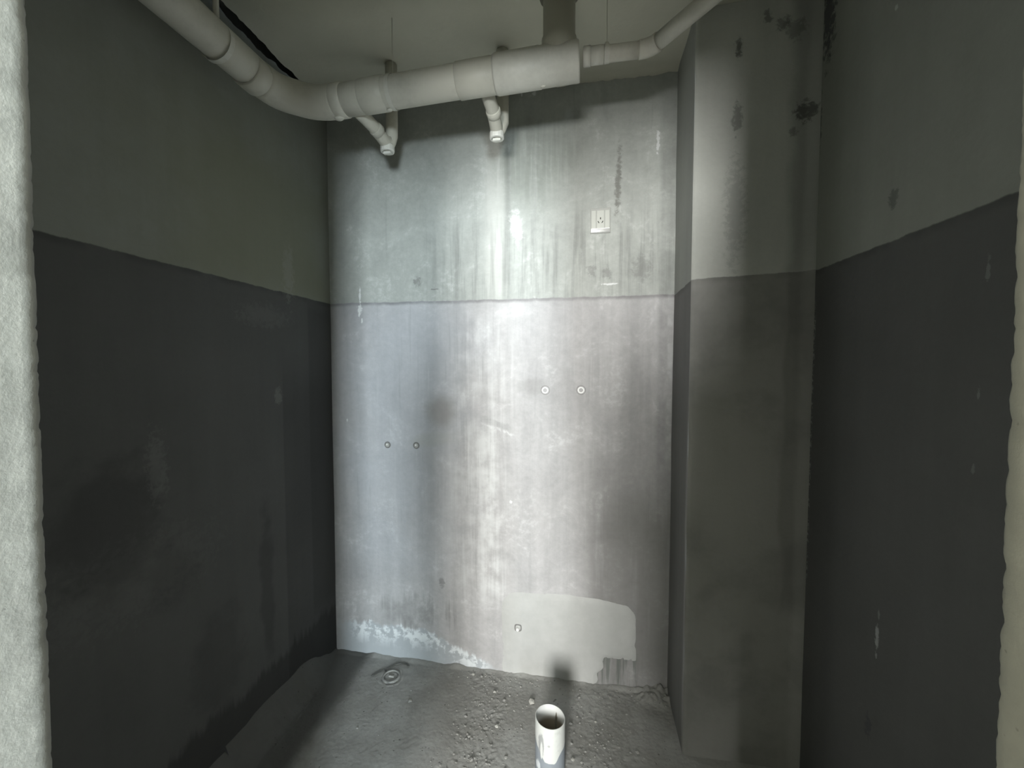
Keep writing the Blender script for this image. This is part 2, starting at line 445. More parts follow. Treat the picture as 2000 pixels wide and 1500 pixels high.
def floor_mat():
    n = NT('bare_screed_floor')
    n1 = n.noise(n.co, 2.6, 5, 0.6); n2 = n.noise(n.co, 14.0, 6, 0.65); n3 = n.noise(n.co, 80.0, 4, 0.65)
    col = n.mix(n.ss(n1, 0.35, 0.65), (0.28, 0.28, 0.265), (0.385, 0.39, 0.378))
    col = n.gain(col, n.add(0.72, n.add(n.mul(n2, 0.35), n.mul(n3, 0.22))))
    pit = n.mul(n.ss(n.voro(n.co, 48.0), 0.22, 0.08), n.ss(n2, 0.50, 0.62))
    col = n.gain(col, n.sub(1.0, n.mul(pit, 0.45)))
    grit = n.mul(n.ss(n.voro(n.vec(n.x, n.y, 4.0), 75.0), 0.20, 0.10), n.ss(n2, 0.52, 0.60))
    col = n.mix(n.mul(grit, 0.35), col, (0.40, 0.40, 0.39))
    # shade along the left wall, painted into the floor as a dark band
    left_shade = n.ss(n.add(n.x, n.mul(n.sub(n1, 0.5), 0.14)), -1.04, -1.13)
    col = n.mix(n.mul(left_shade, 0.85), col, (0.10, 0.10, 0.096))
    nor = n.bump(n.sub(n.add(n.mul(n2, 0.6), n.mul(n3, 0.5)), n.mul(pit, 0.8)), 0.5, 0.006)
    return n.finish(col, 0.92, nor, 0.06)
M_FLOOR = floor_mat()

def pvc(name, c, dirt=0.2, rough=0.45, dc=(0.30, 0.29, 0.25)):
    n = NT(name)
    a = n.noise(n.co, 7.0, 5, 0.6); b = n.noise(n.co, 60.0, 3, 0.6)
    col = n.mix(n.mul(n.ss(n.add(n.mul(a, 0.7), n.mul(b, 0.3)), 0.45, 0.72), dirt), c, dc)
    return n.finish(col, rough, n.bump(b, 0.15, 0.002), 0.4)

M_PVC = pvc('dusty_pvc', (0.57, 0.56, 0.49), 0.30)
M_PVC2 = pvc('cleaner_pvc_fitting', (0.63, 0.625, 0.565), 0.22)
M_CAP = pvc('white_cleanout_cap', (0.74, 0.74, 0.69), 0.15)
M_SEAL = pvc('mortar_seal', (0.22, 0.21, 0.17), 0.6, 0.9, (0.10, 0.095, 0.08))
M_ROD = pvc('painted_hanger_rod', (0.62, 0.61, 0.53), 0.3)
M_DARK = pvc('dark_hole', (0.035, 0.034, 0.030), 0.1, 0.7)
M_SOCK = pvc('socket_plastic', (0.42, 0.43, 0.41), 0.08, 0.3)
M_SOCK2 = pvc('socket_panel_plastic', (0.56, 0.58, 0.54), 0.06, 0.25)
M_WHITE = pvc('white_plastic', (0.85, 0.86, 0.85), 0.05, 0.35)
M_BRASS = pvc('chalky_metal_fitting', (0.44, 0.44, 0.42), 0.4, 0.5)
M_STEEL = NT('dull_wire').finish((0.14, 0.14, 0.13), 0.5, None, 0.5, 0.6)
M_PALE = plain_cement('pale_crumb', (0.46, 0.46, 0.43), pit=False)
M_CRUMB = plain_cement('grey_crumb', (0.34, 0.34, 0.325), pit=False)

M_DAMP = plain_cement('damp_mortar', (0.20, 0.20, 0.195), pit=False)
def clear_mat():
    m = NT('clear_plastic_cover')
    m.bsdf.inputs['Transmission Weight'].default_value = 0.92
    m.bsdf.inputs['IOR'].default_value = 1.45
    return m.finish((0.93, 0.95, 0.94), 0.12, None, 0.6)
M_CLEAR = clear_mat()

# ------------------------------------------------------------------ structure: bathroom shell
def floor_h(x, y):
    """screed surface: gently uneven, crumbly in places, a coved mortar fillet along the left wall"""
    z = 0.004 * fbm(x * 2.2, y * 2.2, 1.0, 3)
    c = max(smooth(0.22, 0.03, abs(x + 0.42)) * smooth(1.25, 1.45, y), 0.8 * smooth(0.24, 0.05, abs(x - 0.04)) * smooth(1.3, 1.5, y),
            smooth(0.12, 0.02, abs(y - 1.90)) * smooth(0.0, 0.15, x))
    c *= 0.55 + 0.9 * max(0.0, fbm(x * 7, y * 7, 8.0, 2))
    wv = fbm(x * 4, y * 4, 12.0, 2) * 0.06
    z += c * 0.0030 * fbm((x + wv) * 42, (y - wv) * 42, 3.0, 3)
    z -= (0.25 + c) * 0.0075 * max(0.0, mnoise.noise(Vector((x * 62, y * 62, 4.0))) - 0.38)
    z += c * 0.008 * max(0.0, mnoise.noise(Vector((x * 75, y * 75, 9.0))) - 0.42)
    z += 0.0008 * fbm(x * 60, y * 60, 5.0, 2)
    d = x - XL
    lip = (0.115 + 0.012 * fbm(y * 6, 0, 2, 2)) * smooth(-0.02, 0.30, YB - y) + 0.004
    w = lip * 0.75
    if d < w:
        t = max(0.0, d) / w
        z = max(z, lip * (1 - t) ** 2.0 + 0.004 * fbm(x * 20, y * 20, 7, 2))
    e = YB - y
    z += 0.010 * smooth(0.03, 0.0, e) * (0.5 + fbm(x * 9, 0, 4, 3))
    # a hump against the right end of the back wall
    z += 0.030 * smooth(0.14, 0.0, math.hypot(x - 0.33, (y - 1.93) * 1.3)) * (0.6 + abs(fbm(x * 22, y * 22, 2, 2)))
    return z

bm = bmesh.new()
x0, x1, y0, y1 = XL - 0.02, XR + 0.02, 1.25, YB + 0.02
grid_surface(bm, 640, 215, lambda a, b: (x0 + a * (x1 - x0), y0 + b * (y1 - y0), floor_h(x0 + a * (x1 - x0), y0 + b * (y1 - y0))))
grid_surface(bm, 60, 30, lambda a, b: (x0 + a * (x1 - x0), 0.1 + b * 1.15, floor_h(x0 + a * (x1 - x0), 0.1 + b * 1.15)))
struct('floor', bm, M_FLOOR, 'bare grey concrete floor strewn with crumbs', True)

def slab_edge(y):
    """ragged edge of the slab's render along the left wall: it has broken away over a dark slot"""
    g = smooth(1.14, 1.30, y) * smooth(1.80, 1.64, y)
    return XL + g * (0.022 + 0.022 * fbm(y * 9, 4.0, 6.0, 4)) - (1 - g) * 0.003

# ceiling: slab with a lumpy mortar edge against the back wall
bm = bmesh.new()
def ceil_pt(a, b):
    y = YD0 + b * (YB + 0.02 - YD0); xe = slab_edge(y); x = xe + a * (XR + 0.04 - xe)
    z = ZC + 0.004 * fbm(x * 2, y * 2, 0.5, 2)
    z -= (0.014 + 0.012 * fbm(x * 13, 3.0, 1.0, 3)) * smooth(0.045, 0.0, YB - y) * smooth(-0.35, -0.15, x)
    return (x, y, z)
grid_surface(bm, 150, 220, ceil_pt)
bmesh.ops.reverse_faces(bm, faces=bm.faces[:])
struct('ceiling', bm, M_CEIL, 'grey painted concrete slab above the pipes', True)

# back wall
bm = bmesh.new()
grid_surface(bm, 90, 140, lambda a, b: (XL - 0.02 + a * (XC - XL + 0.06), YB + 0.002 * fbm(a * 4, b * 6, 2, 3), -0.03 + b * (ZC + 0.06)))
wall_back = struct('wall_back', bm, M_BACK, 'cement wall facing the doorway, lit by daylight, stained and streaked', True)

# left wall, its plaster stopping short of the slab in a ragged dark gap
def gap(y):
    g = smooth(1.16, 1.26, y) * smooth(1.78, 1.62, y)
    return 0.001 + g * (0.016 + 0.020 * fbm(y * 11, 1.0, 2.0, 4))
bm = bmesh.new()
N = 160
ys = [YD1 - 0.02 + i / N * (YB + 0.02 - YD1 + 0.02) for i in range(N + 1)]
rows = []
for y in ys:
    g = gap(y)
    col = []
    for j in range(41):
        z = -0.03 + j / 40 * (ZC - g + 0.03)
        col.append(bm.verts.new((XL + 0.002 * fbm(y * 2, z * 2, 6, 3) + (0.004 * fbm(y * 30, 0, 1, 2) if j == 40 else 0), y, z)))
    col.append(bm.verts.new((XL - 0.16, y, ZC - g)))
    col.append(bm.verts.new((XL - 0.16, y, ZC + 0.30)))
    col.append(bm.verts.new((slab_edge(y) + 0.03, y, ZC + 0.30)))
    col.append(bm.verts.new((slab_edge(y), y, ZC + 0.004)))
    rows.append(col)
for i in range(N):
    for j in range(len(rows[0]) - 1):
        bm.faces.new((rows[i][j], rows[i + 1][j], rows[i + 1][j + 1], rows[i][j + 1]))
for r_ in (rows[0], rows[-1]): bm.faces.new(r_[-5:])       # close both ends of the slot
struct('wall_left', bm, M_LEFT, 'dark cement wall on the left with a ragged gap under the slab', True)

# right wall and the pier in the corner
bm = bmesh.new()
grid_surface(bm, 70, 120, lambda a, b: (XR + 0.002 * fbm(a * 3, b * 5, 9, 3), YC + 0.02 - a * (YC + 0.02 - YD1 + 0.02), -0.03 + b * (ZC + 0.06)))
struct('wall_right', bm, M_RIGHT, 'dark cement wall on the right beside the doorway', True)

pier = thing('wall_column', 'square cement pier in the corner between back wall and right wall', 'column')
del pier['category']; pier['kind'] = 'structure'
bm = bmesh.new()
def front_pt(a, b):
    x = XC + a * (XR + 0.02 - XC); z = -0.03 + b * (ZC + 0.06)
    r = 0.006 * smooth(0.008, 0.0, x - XC)
    f = 0.018 * smooth(0.05, 0.0, XR - x) ** 2      # hollow fillet into the right wall
    return (x, YC + 0.0015 * fbm(x * 5, z * 3, 4, 3) + r - f, z)
vs = grid_surface(bm, 60, 140, front_pt)
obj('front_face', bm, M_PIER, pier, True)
bm = bmesh.new()
def side_pt(a, b):
    y = YB + 0.02 - a * (YB + 0.02 - YC - 0.006); z = -0.03 + b * (ZC + 0.06)
    return (XC + 0.0015 * fbm(y * 5, z * 3, 14, 3) * smooth(0.0, 0.02, y - YC - 0.006), y, z)
grid_surface(bm, 24, 140, side_pt)
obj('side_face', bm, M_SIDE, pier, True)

# doorway wall: two rough jambs and the lintel
def jamb(name, mat, sign, xj, lean, xfar, label, seed, rough_):
    bm = bmesh.new()
    prof = []                                    # (offset from jamb face into the wall, y)
    prof += [(abs(xfar - xj), YD1), (0.30, YD1), (0.12, YD1), (0.05, YD1), (0.022, YD1), (0.011, YD1 - 0.001), (0.005, YD1 - 0.003), (0.0015, YD1 - 0.008), (0.0, YD1 - 0.014)]
    prof += [(0.0, YD1 - 0.014 - k * 0.004) for k in range(1, 16)]
    prof += [(0.0, YD0 + 0.10), (0.0, YD0 + 0.02), (0.004, YD0 + 0.006), (0.012, YD0), (0.05, YD0), (0.30, YD0), (abs(xfar - xj), YD0)]
    nz = 900
    rows = []
    for j in range(nz + 1):
        z = -0.02 + j / nz * (ZC + 0.04)
        row = []
        for k, (o, y) in enumerate(prof):
            edge = math.exp(-((o + abs(y - YD1) * 0.9) / 0.016) ** 2)
            chip = max(0.0, fbm(z * 11, seed, 2.0, 4) - 0.45)
            fine = fbm(z * 110, y * 60, seed, 4)
            off = o + edge * (rough_ * fine + 0.005 * chip)
            if 0 < k < len(prof) - 1: off += 0.0004 * fbm(z * 14, y * 40, seed + 4, 3)
            x = xj + lean * (z - 1.5) - sign * off * -1 if False else xj + lean * (z - 1.5) + sign * off
            row.append(bm.verts.new((x, y - edge * 0.002 * max(0, fine), z)))
        rows.append(row)
    for j in range(nz):
        for k in range(len(prof) - 1):
            f = (rows[j][k], rows[j][k + 1], rows[j + 1][k + 1], rows[j + 1][k])
            bm.faces.new(f if sign < 0 else tuple(reversed(f)))
    bmesh.ops.recalc_face_normals(bm, faces=bm.faces[:])
    return struct(name, bm, mat, label, True)

jamb('wall_doorway_left', M_JAMB, -1, -0.5010, 0.0215, -2.25, 'rough pale cement jamb at the left of the doorway', 1.7, 0.0007)
jamb('wall_doorway_right', M_JAMB_R, 1, 0.2535, -0.011, 2.25, 'sandy cement jamb with a ragged edge at the right of the doorway', 5.3, 0.0009)
bm = bmesh.new(); box(bm, -0.62, 0.36, YD0 + 0.002, YD1 - 0.002, 2.195, ZC + 0.01)
struct('trim_1', bm, M_JAMB, 'concrete lintel over the doorway')

# ------------------------------------------------------------------ hall behind the doorway (source of the daylight)
HX0, HX1 = -2.2, 2.2
def quad_wall(name, x0, x1, y0, y1, z0, z1, label, mat=M_HALL):
    bm = bmesh.new(); box(bm, x0, x1, y0, y1, z0, z1)
    return struct(name, bm, mat, label)
quad_wall('floor_hall', HX0, HX1, HALL_Y, YD1, -0.10, -0.02, 'screed floor of the hall', M_HALL)
quad_wall('ceiling_hall', HX0, HX1, HALL_Y, YD0, ZC, ZC + 0.1, 'slab over the hall', M_CEIL)
quad_wall('wall_hall_left', HX0 - 0.1, HX0, HALL_Y, YD0, -0.1, ZC + 0.1, 'left wall of the hall')
quad_wall('wall_hall_right', HX1, HX1 + 0.1, HALL_Y, YD0, -0.1, ZC + 0.1, 'right wall of the hall')
bm = bmesh.new()
yb0, yb1 = HALL_Y - 0.2, HALL_Y
(wa, wb, z0_, z1_), (wc, wd, _, _) = WINDOWS[0][0], WINDOWS[1][0]
box(bm, HX0 - 0.1, wa, yb0, yb1, -0.1, ZC + 0.1)
box(bm, wb, wc, yb0, yb1, -0.1, ZC + 0.1)
box(bm, wd, HX1 + 0.1, yb0, yb1, -0.1, ZC + 0.1)
for a_, b_ in ((wa, wb), (wc, wd)):
    box(bm, a_, b_, yb0, yb1, -0.1, z0_)
    box(bm, a_, b_, yb0, yb1, z1_, ZC + 0.1)
struct('wall_hall_rear', bm, M_HALL, 'rear wall of the hall with its two window openings')

# cement patch on the back wall
def patch():
    bm = bmesh.new()
    nu, nv = 80, 56
    u0, u1, v0, v1 = -0.46, 0.28, -0.03, 0.46
    def inside(u, v):
        cx, cy, hx, hy, r = -0.078, 0.14, 0.305, 0.262, 0.075
        w = 0.010 * fbm(u * 9, v * 9, 3, 3)
        dx = abs(u - cx) - (hx - r); dy = abs(v - cy) - (hy - r)
        d = math.hypot(max(dx, 0), max(dy, 0)) + min(max(dx, dy), 0) - r
        cut = min(0.145 + 0.022 * fbm(u * 24, 2, 2, 3) - v, u - 0.085 - 0.25 * (0.15 - v) * -1 - 0.03 * fbm(v * 16, 1, 5, 2))           # missing lower right corner
        tail = -((v - 0.395) + 0.05 * (u + 0.08))                                # top edge falls to the right
        return max(d, cut if cut > 0 else -1, -tail - 0.010) + w
    vs = {}
    for i in range(nu + 1):
        for j in range(nv + 1):
            u = u0 + (u1 - u0) * i / nu; v = v0 + (v1 - v0) * j / nv
            d = inside(u, v)
            t = 0.0035 * smooth(0.006, -0.018, d) - 0.0035 * smooth(0.004, 0.014, d)
            vs[i, j] = (bm.verts.new((u, YB - t - 0.0012, v)), d)
    for i in range(nu):
        for j in range(nv):
            q = [vs[i, j], vs[i + 1, j], vs[i + 1, j + 1], vs[i, j + 1]]
            if min(k[1] for k in q) < 0.008: bm.faces.new([k[0] for k in q])
    for v in [v for v in bm.verts if not v.link_faces]: bm.verts.remove(v)
    n = NT('fresh_cement_patch')
    a = n.noise(n.co, 4.0, 4, 0.6); b = n.noise(n.co, 22.0, 4, 0.6)
    col = n.mix(n.ss(a, 0.35, 0.7), (0.44, 0.45, 0.44), (0.49, 0.50, 0.49))
    col = n.gain(col, n.add(0.9, n.mul(b, 0.2)))
    m = n.finish(col, 0.7, n.bump(b, 0.2, 0.003), 0.3)
    o = obj('cement_patch', bm, m, wall_back, True)
    o['label'] = 'smooth paler cement patch low on the wall'
patch()

# ------------------------------------------------------------------ drain pipes under the slab
RP = 0.055
YM = 1.48
def zm(x): return 2.534 + 0.040 * x                       # axis height of the run along the back wall
main = thing('drain_pipe', 'thick grey plastic drain pipe slung under the slab with a bend and a tee', 'pipe', (-0.30, YM, 2.46))
def dp(name, pts, radii, mat=M_PVC, seg=36, cap=(True, True), parent=main, wob=0.0):
    bm = bmesh.new(); sweep(bm, pts, radii, seg, cap, wob)
    bmesh.ops.translate(bm, verts=bm.verts[:], vec=-Vector(parent.location) if parent is main else Vector((0, 0, 0)))
    return obj(name, bm, mat, parent, True)
ZL = 2.483
XM = -1.12
pA = (XM, 1.30, zm(-1.1)); corner1 = (XM, 1.375, zm(-1.1)); corner2 = (-1.01, YM, zm(-1.0)); pB = (-0.93, YM, zm(-0.93))
dp('pipe_run', line((XM, 0.30, ZL + 0.010), pA, 8), RP)
mid = [Vector(corner1).lerp(Vector(corner2), t) for t in (0.32, 0.68)]
bend = arc3(pA, corner1, mid[0], 6) + arc3(mid[1], corner2, pB, 6)
dp('elbow', bend, [RP + 0.002] + [RP + 0.0025] * (len(bend) - 2) + [RP + 0.002])
dp('pipe_run', line(pB, (-0.30, YM, zm(-0.30)), 6), RP)
# sockets and collars along it
def collar(p, q, r, mat=M_PVC):
    p, q = Vector(p), Vector(q); d = (q - p).normalized()
    return dp('coupling', [p, p + d * 0.003, q - d * 0.003, q], [r - 0.003, r, r, r - 0.003], mat, 36)
collar((XM, 1.245, ZL + .002), (XM, 1.305, ZL + .001), RP + 0.0028)
collar((-0.945, YM, zm(-.945)), (-0.90, YM, zm(-.90)), RP + 0.0035)
collar((-0.83, YM, zm(-.83)), (-0.735, YM, zm(-.735)), RP + 0.003)
collar((-0.46, YM, zm(-.46)), (-0.315, YM, zm(-.315)), RP + 0.0035)
tee = dp('tee', [Vector((-0.325, YM, zm(-.325))), Vector((-0.317, YM, zm(-.317))), Vector((-0.165, YM, zm(-.165))), Vector((-0.163, YM, zm(-.163))), Vector((-0.036, YM, zm(-.036))), Vector((-0.030, YM, zm(-.03)))],
         [RP + 0.004, RP + 0.008, RP + 0.008, RP + 0.0065, RP + 0.0065, RP + 0.003], M_PVC2, 40)
# plug ring around the seam, and a dripping glue bead under the elbow
bm = bmesh.new()
for (x, r) in ((-0.93, 0.010), (-0.725, 0.006), (-0.155, 0.006)):
    m = Matrix.Translation((x, YM + 0.004, zm(x) - RP - 0.004)) @ Matrix.Diagonal((2.0, 1.2, 0.9, 1.0))
    bmesh.ops.create_uvsphere(bm, u_segments=12, v_segments=8, radius=r, matrix=m)
bmesh.ops.translate(bm, verts=bm.verts[:], vec=-Vector(main.location))
g = obj('glue_bead', bm, M_PVC, main, True); g['kind'] = 'stuff'
XRZ = -0.100
riser = dp('riser', [(XRZ, YM + 0.004, zm(XRZ) + 0.02), (XRZ, YM + 0.004, zm(XRZ) + 0.082), (XRZ, YM + 0.004, zm(XRZ) + 0.083), (XRZ, YM + 0.004, ZC - 0.003)], [RP + 0.005, RP + 0.005, RP, RP])
bm = bmesh.new()
seg = 40
ring0, ring1, ring2 = [], [], []
for k in range(seg):
    a = 2 * math.pi * k / seg
    r = RP + 0.010 + 0.006 * fbm(math.cos(a) * 3, math.sin(a) * 3, 2, 3)
    c, s = math.cos(a), math.sin(a)
    ring0.append(bm.verts.new((XRZ + c * (RP - .004), YM + .004 + s * (RP - .004), ZC - 0.022 + 0.004 * math.sin(3 * a))))
    ring1.append(bm.verts.new((XRZ + c * r, YM + .004 + s * r, ZC - 0.012)))
    ring2.append(bm.verts.new((XRZ + c * (r + .006), YM + .004 + s * (r + .006), ZC - 0.003)))
for k in range(seg):
    j = (k + 1) % seg
    bm.faces.new((ring0[k], ring0[j], ring1[j], ring1[k])); bm.faces.new((ring1[k], ring1[j], ring2[j], ring2[k]))
bmesh.ops.recalc_face_normals(bm, faces=bm.faces[:])
bmesh.ops.translate(bm, verts=bm.verts[:], vec=-Vector(main.location))
s_ = obj('mortar_seal', bm, M_SEAL, main, True); s_['label'] = 'dark mortar ring where the riser meets the slab'

# thin branch pipe turning away over the pier
br = thing('branch_pipe', 'thin grey plastic pipe bending past the pier at upper right', 'pipe', (0.10, YM, 2.52))
def bp(name, pts, radii, mat=M_PVC, seg=28, par=None):
    bm = bmesh.new(); sweep(bm, pts, radii, seg)
    par = par or br
    bmesh.ops.translate(bm, verts=bm.verts[:], vec=-Vector(par.location))
    return obj(name, bm, mat, par, True)
RB = 0.025
zb = 2.545
b0, b1, b2 = Vector((0.165, YM, zb)), Vector((0.200, YM, zb)), Vector((0.226, YM - 0.030, zb + .001))
dirv = (Vector((0.345, 1.318, 2.552)) - b1).normalized()
b2 = b1 + dirv * 0.035
bp('pipe_run', line((-0.018, YM, zb), b0, 4), RB)
bp('elbow', arc3(b0, b1, b2, 8), RB + 0.0025)
bp('pipe_run', line(b2, b1 + dirv * 0.62, 4), RB)
bp('coupling', [(-0.018, YM, zb), (-0.016, YM, zb), (0.006, YM, zb), (0.008, YM, zb)], [RB, RB + .005, RB + .005, RB + .002], M_PVC2)
bp('coupling', [(0.008, YM, zb), (0.050, YM, zb), (0.052, YM, zb)], [RB + .0025, RB + .0025, RB], M_PVC2)

# two floor-drain traps hanging behind the main run, glued into it
def trap(label, top, mids, bot, xv, yv, zv):
    ML = Vector(main.location)
    top, m1, b = Vector(top), Vector(mids), Vector(bot)
    foot = b + Vector((0, 0, 0.030))
    def tp(name, pts, radii, mat=M_PVC, seg=24, parent=main):
        bm = bmesh.new(); sweep(bm, pts, radii, seg)
        bmesh.ops.translate(bm, verts=bm.verts[:], vec=-ML)
        return obj(name, bm, mat, parent, True)
    pts = line(top, m1, 3)[:-1] + arc3(m1, m1.lerp(foot, .6), foot + Vector((0, 0, 0.006)), 6)
    t = tp('trap', pts, 0.025)
    t['label'] = label
    d1 = (m1 - top).normalized()
    tp('coupling', [m1 - d1 * .004, m1 - d1 * .002, m1 + d1 * 0.022, m1 + d1 * 0.024], [.025, .0285, .0285, .025], parent=t)
    tp('elbow', [foot + Vector((0, 0.0, 0.028)), foot + Vector((0, 0, 0.010)), foot], [.0265, .0275, .0265], parent=t)
    tp('drop_pipe', [Vector((xv, yv, ZC - .003)), Vector((xv, yv, zv + .05)), Vector((xv, yv, zv)), Vector(((xv + b.x) / 2, (yv + b.y) / 2 + .004, zv - .025)), foot + Vector((0.004, 0.006, -.002))], [.025, .025, .025, .0245, .021], parent=t)
    bm = bmesh.new()
    lathe(bm, [(0.0, 0.032), (0.024, 0.032), (0.0265, 0.030), (0.029, 0.027), (0.0295, 0.008), (0.028, 0.003), (0.021, 0.002), (0.020, 0.007), (0.0, 0.007)], 16)
    box(bm, -0.016, 0.016, -0.006, 0.006, -0.005, 0.008)
    bmesh.ops.translate(bm, verts=bm.verts[:], vec=b - ML)
    obj('cleanout_cap', bm, M_CAP, t)
trap('trap below the bend', (-0.872, 1.505, 2.478), (-0.848, 1.605, 2.458), (-0.838, 1.690, 2.402), -0.822, 1.70, 2.475)
trap('trap below the coupling, with a whiter cap', (-0.368, 1.520, 2.505), (-0.360, 1.605, 2.478), (-0.363, 1.690, 2.412), -0.342, 1.705, 2.485)

# hangers
def hanger(label, p_top, p_pipe, r, axis, w=0.004):
    h = thing('pipe_hanger', label, 'hanger', p_pipe, 'hangers of the ceiling pipes')
    P = Vector(p_pipe)
    bm = bmesh.new(); sweep(bm, [Vector(p_top) - P, Vector((0, 0, r + .001))], w, 10)
    obj('rod', bm, M_ROD, h, True)
    bm = bmesh.new()
    prof = [(r + .0005, -.008), (r + .0015, -.008), (r + .0015, .008), (r + .0005, .008)]
    lathe(bm, prof, 36, axis, close=True)
    obj('clamp_ring', bm, M_PVC2, h)
    bm = bmesh.new(); bmesh.ops.create_cone(bm, cap_ends=True, segments=6, radius1=.007, radius2=.007, depth=.008, matrix=Matrix.Translation((0, 0, r + .006)))
    obj('nut', bm, M_ROD, h)
hanger('thin rod hanger holding the thick pipe near the left trap', (-0.710, YM, ZC), (-0.710, YM, zm(-.71)), RP + .001, 'x', 0.0014)
hanger('thin rod hanger holding the thin branch pipe beside the tee', (0.060, YM, ZC), (0.060, YM, zb), RB + .001, 'x', 0.0014)
hanger('pale thicker rod hanger holding the pipe along the left wall', (XM, 1.14, ZC), (XM, 1.14, ZL + .003), RP + .001, 'y', 0.0085)

# ------------------------------------------------------------------ socket outlet on the back wall
sk = thing('socket_outlet', 'white wall socket with a three-pin face and clear splash lip', 'socket', (0.058, YB, 2.146))
W2, H2 = 0.0445, 0.056
bm = bevel_box(-W2, W2, -0.008, 0.004, -H2, H2, 0.003, 2)
obj('back_plate', bm, M_SOCK, sk)
for s in (-1, 1):
    bm = bevel_box(-0.0098, 0.0098, -0.012, -0.006, -0.036, 0.044, 0.0015, 2)
    obj('side_panel', bm, M_SOCK2, sk, loc=(s * 0.0295, 0, 0))
bm = bevel_box(-0.0160, 0.0160, -0.0125, -0.006, -0.036, 0.044, 0.0015, 2)
pan = obj('socket_panel', bm, M_SOCK2, sk)
bm = bevel_box(-0.0022, 0.0022, -0.0132, -0.011, -0.0045, 0.0045, 0.0008, 1)
obj('pin_hole', bm, M_DARK, pan, loc=(0, 0, 0.008))
for s in (-1, 1):
    bm = bevel_box(-0.0018, 0.0018, -0.0132, -0.011, -0.0055, 0.0055, 0.0008, 1)
    bmesh.ops.rotate(bm, verts=bm.verts[:], cent=(0, 0, 0), matrix=Matrix.Rotation(s * 0.55, 3, 'Y'))
    obj('pin_hole', bm, M_DARK, pan, loc=(s * 0.0085, 0, -0.008))
bm = bmesh.new()
# wedge-shaped lip: the raised bottom edge of the splash cover
pr = [(-0.0075, -0.038), (-0.0135, -0.038), (-0.0140, -0.040), (-0.0115, -0.052), (-0.0075, -0.0535)]
L_ = [bm.verts.new((-0.041, y, z)) for y, z in pr]; R_ = [bm.verts.new((0.041, y, z)) for y, z in pr]
for k in range(len(pr)):
    j = (k + 1) % len(pr); bm.faces.new((L_[k], L_[j], R_[j], R_[k]))
bm.faces.new(L_); bm.faces.new(list(reversed(R_)))
bmesh.ops.recalc_face_normals(bm, faces=bm.faces[:])
obj('splash_lip', bm, M_CLEAR, sk)
bm = bevel_box(-0.041, 0.041, -0.0165, -0.0080, -0.0395, -0.0350, 0.0018, 3)  # white bar standing in for the bright reflection in the clear lip
obj('lip_reflection', bm, M_WHITE, sk)

# ------------------------------------------------------------------ water outlets in the back wall
def outlet(name, label, x, z, kind):
    t = thing(name, label, 'pipe fitting', (x, YB, z), 'water outlets in the back wall')
    if kind == 'ring':
        bm = bmesh.new(); lathe(bm, [(0.0095, 0.002), (0.0095, -0.006), (0.0105, -0.008), (0.0145, -0.008), (0.0160, -0.006), (0.0165, 0.004)], 10, 'y')
        obj('ring', bm, M_WHITE, t)
        bm = bmesh.new(); lathe(bm, [(0.0, 0.0005), (0.0096, 0.0005), (0.0096, 0.002)], 16, 'y'); obj('bore', bm, M_BRASS, t)
        bm = bmesh.new(); lathe(bm, [(0.019, 0.004), (0.020, -0.0025), (0.024, 0.003)], 20, 'y'); obj('mortar_rim', bm, M_CRUMB, t)
    elif kind == 'sunk':
        bm = bmesh.new(); lathe(bm, [(0.0105, 0.004), (0.011, -0.003), (0.014, -0.004), (0.019, 0.003)], 20, 'y'); obj('mortar_rim', bm, M_DAMP, t, True)
        bm = bmesh.new(); lathe(bm, [(0.0, -0.001), (0.0108, -0.001), (0.0108, 0.004)], 16, 'y'); obj('bore', bm, M_BRASS, t)
        bm = bmesh.new(); lathe(bm, [(0.0, -0.0035), (0.003, -0.0035), (0.004, -0.001), (0.004, 0.002)], 8, 'y', (-0.003, 0, 0.001)); obj('plug', bm, M_WHITE, t)
    else:
        bm = bmesh.new()
        M_RIM = M_DAMP
        fr = [(0.010, -.003), (0.0115, -.0055), (0.0165, -.006), (0.019, .003)]
        rings = []
        for r, h in fr:
            rings.append([bm.verts.new((r * 1.06 * (abs(math.cos(a)) ** .6) * math.copysign(1, math.cos(a)), h, r * 1.06 * (abs(math.sin(a)) ** .6) * math.copysign(1, math.sin(a)))) for a in [2 * math.pi * (k + .5) / 24 for k in range(24)]])
        for i in range(len(fr) - 1):
            for k in range(24): bm.faces.new((rings[i][k], rings[i][(k + 1) % 24], rings[i + 1][(k + 1) % 24], rings[i + 1][k]))
        bmesh.ops.recalc_face_normals(bm, faces=bm.faces[:])
        obj('mortar_rim', bm, M_RIM, t, True)
        bm = bmesh.new(); lathe(bm, [(0.0, -0.003), (0.0112, -0.003), (0.0112, 0.004)], 16, 'y'); obj('bore', bm, M_BRASS, t)
        bm = bmesh.new(); lathe(bm, [(0.0, -0.018), (0.0065, -0.018), (0.008, -0.015), (0.008, 0.0)], 14, 'y', (-0.001, 0, -0.004)); obj('plug', bm, M_WHITE, t)
outlet('water_outlet', 'left of the two white ring outlets on the back wall below the socket', -0.187, 1.384, 'ring')
outlet('water_outlet', 'right of the two white ring outlets on the back wall below the socket', -0.022, 1.386, 'ring')
outlet('water_outlet', 'left of the two sunken grey outlets on the left half of the back wall', -0.981, 1.100, 'sunk')
outlet('water_outlet', 'right of the two sunken grey outlets on the left half of the back wall', -0.828, 1.102, 'sunk')
outlet('water_outlet', 'outlet with a bright white plug in the pale cement patch', -0.314, 0.232, 'plug')

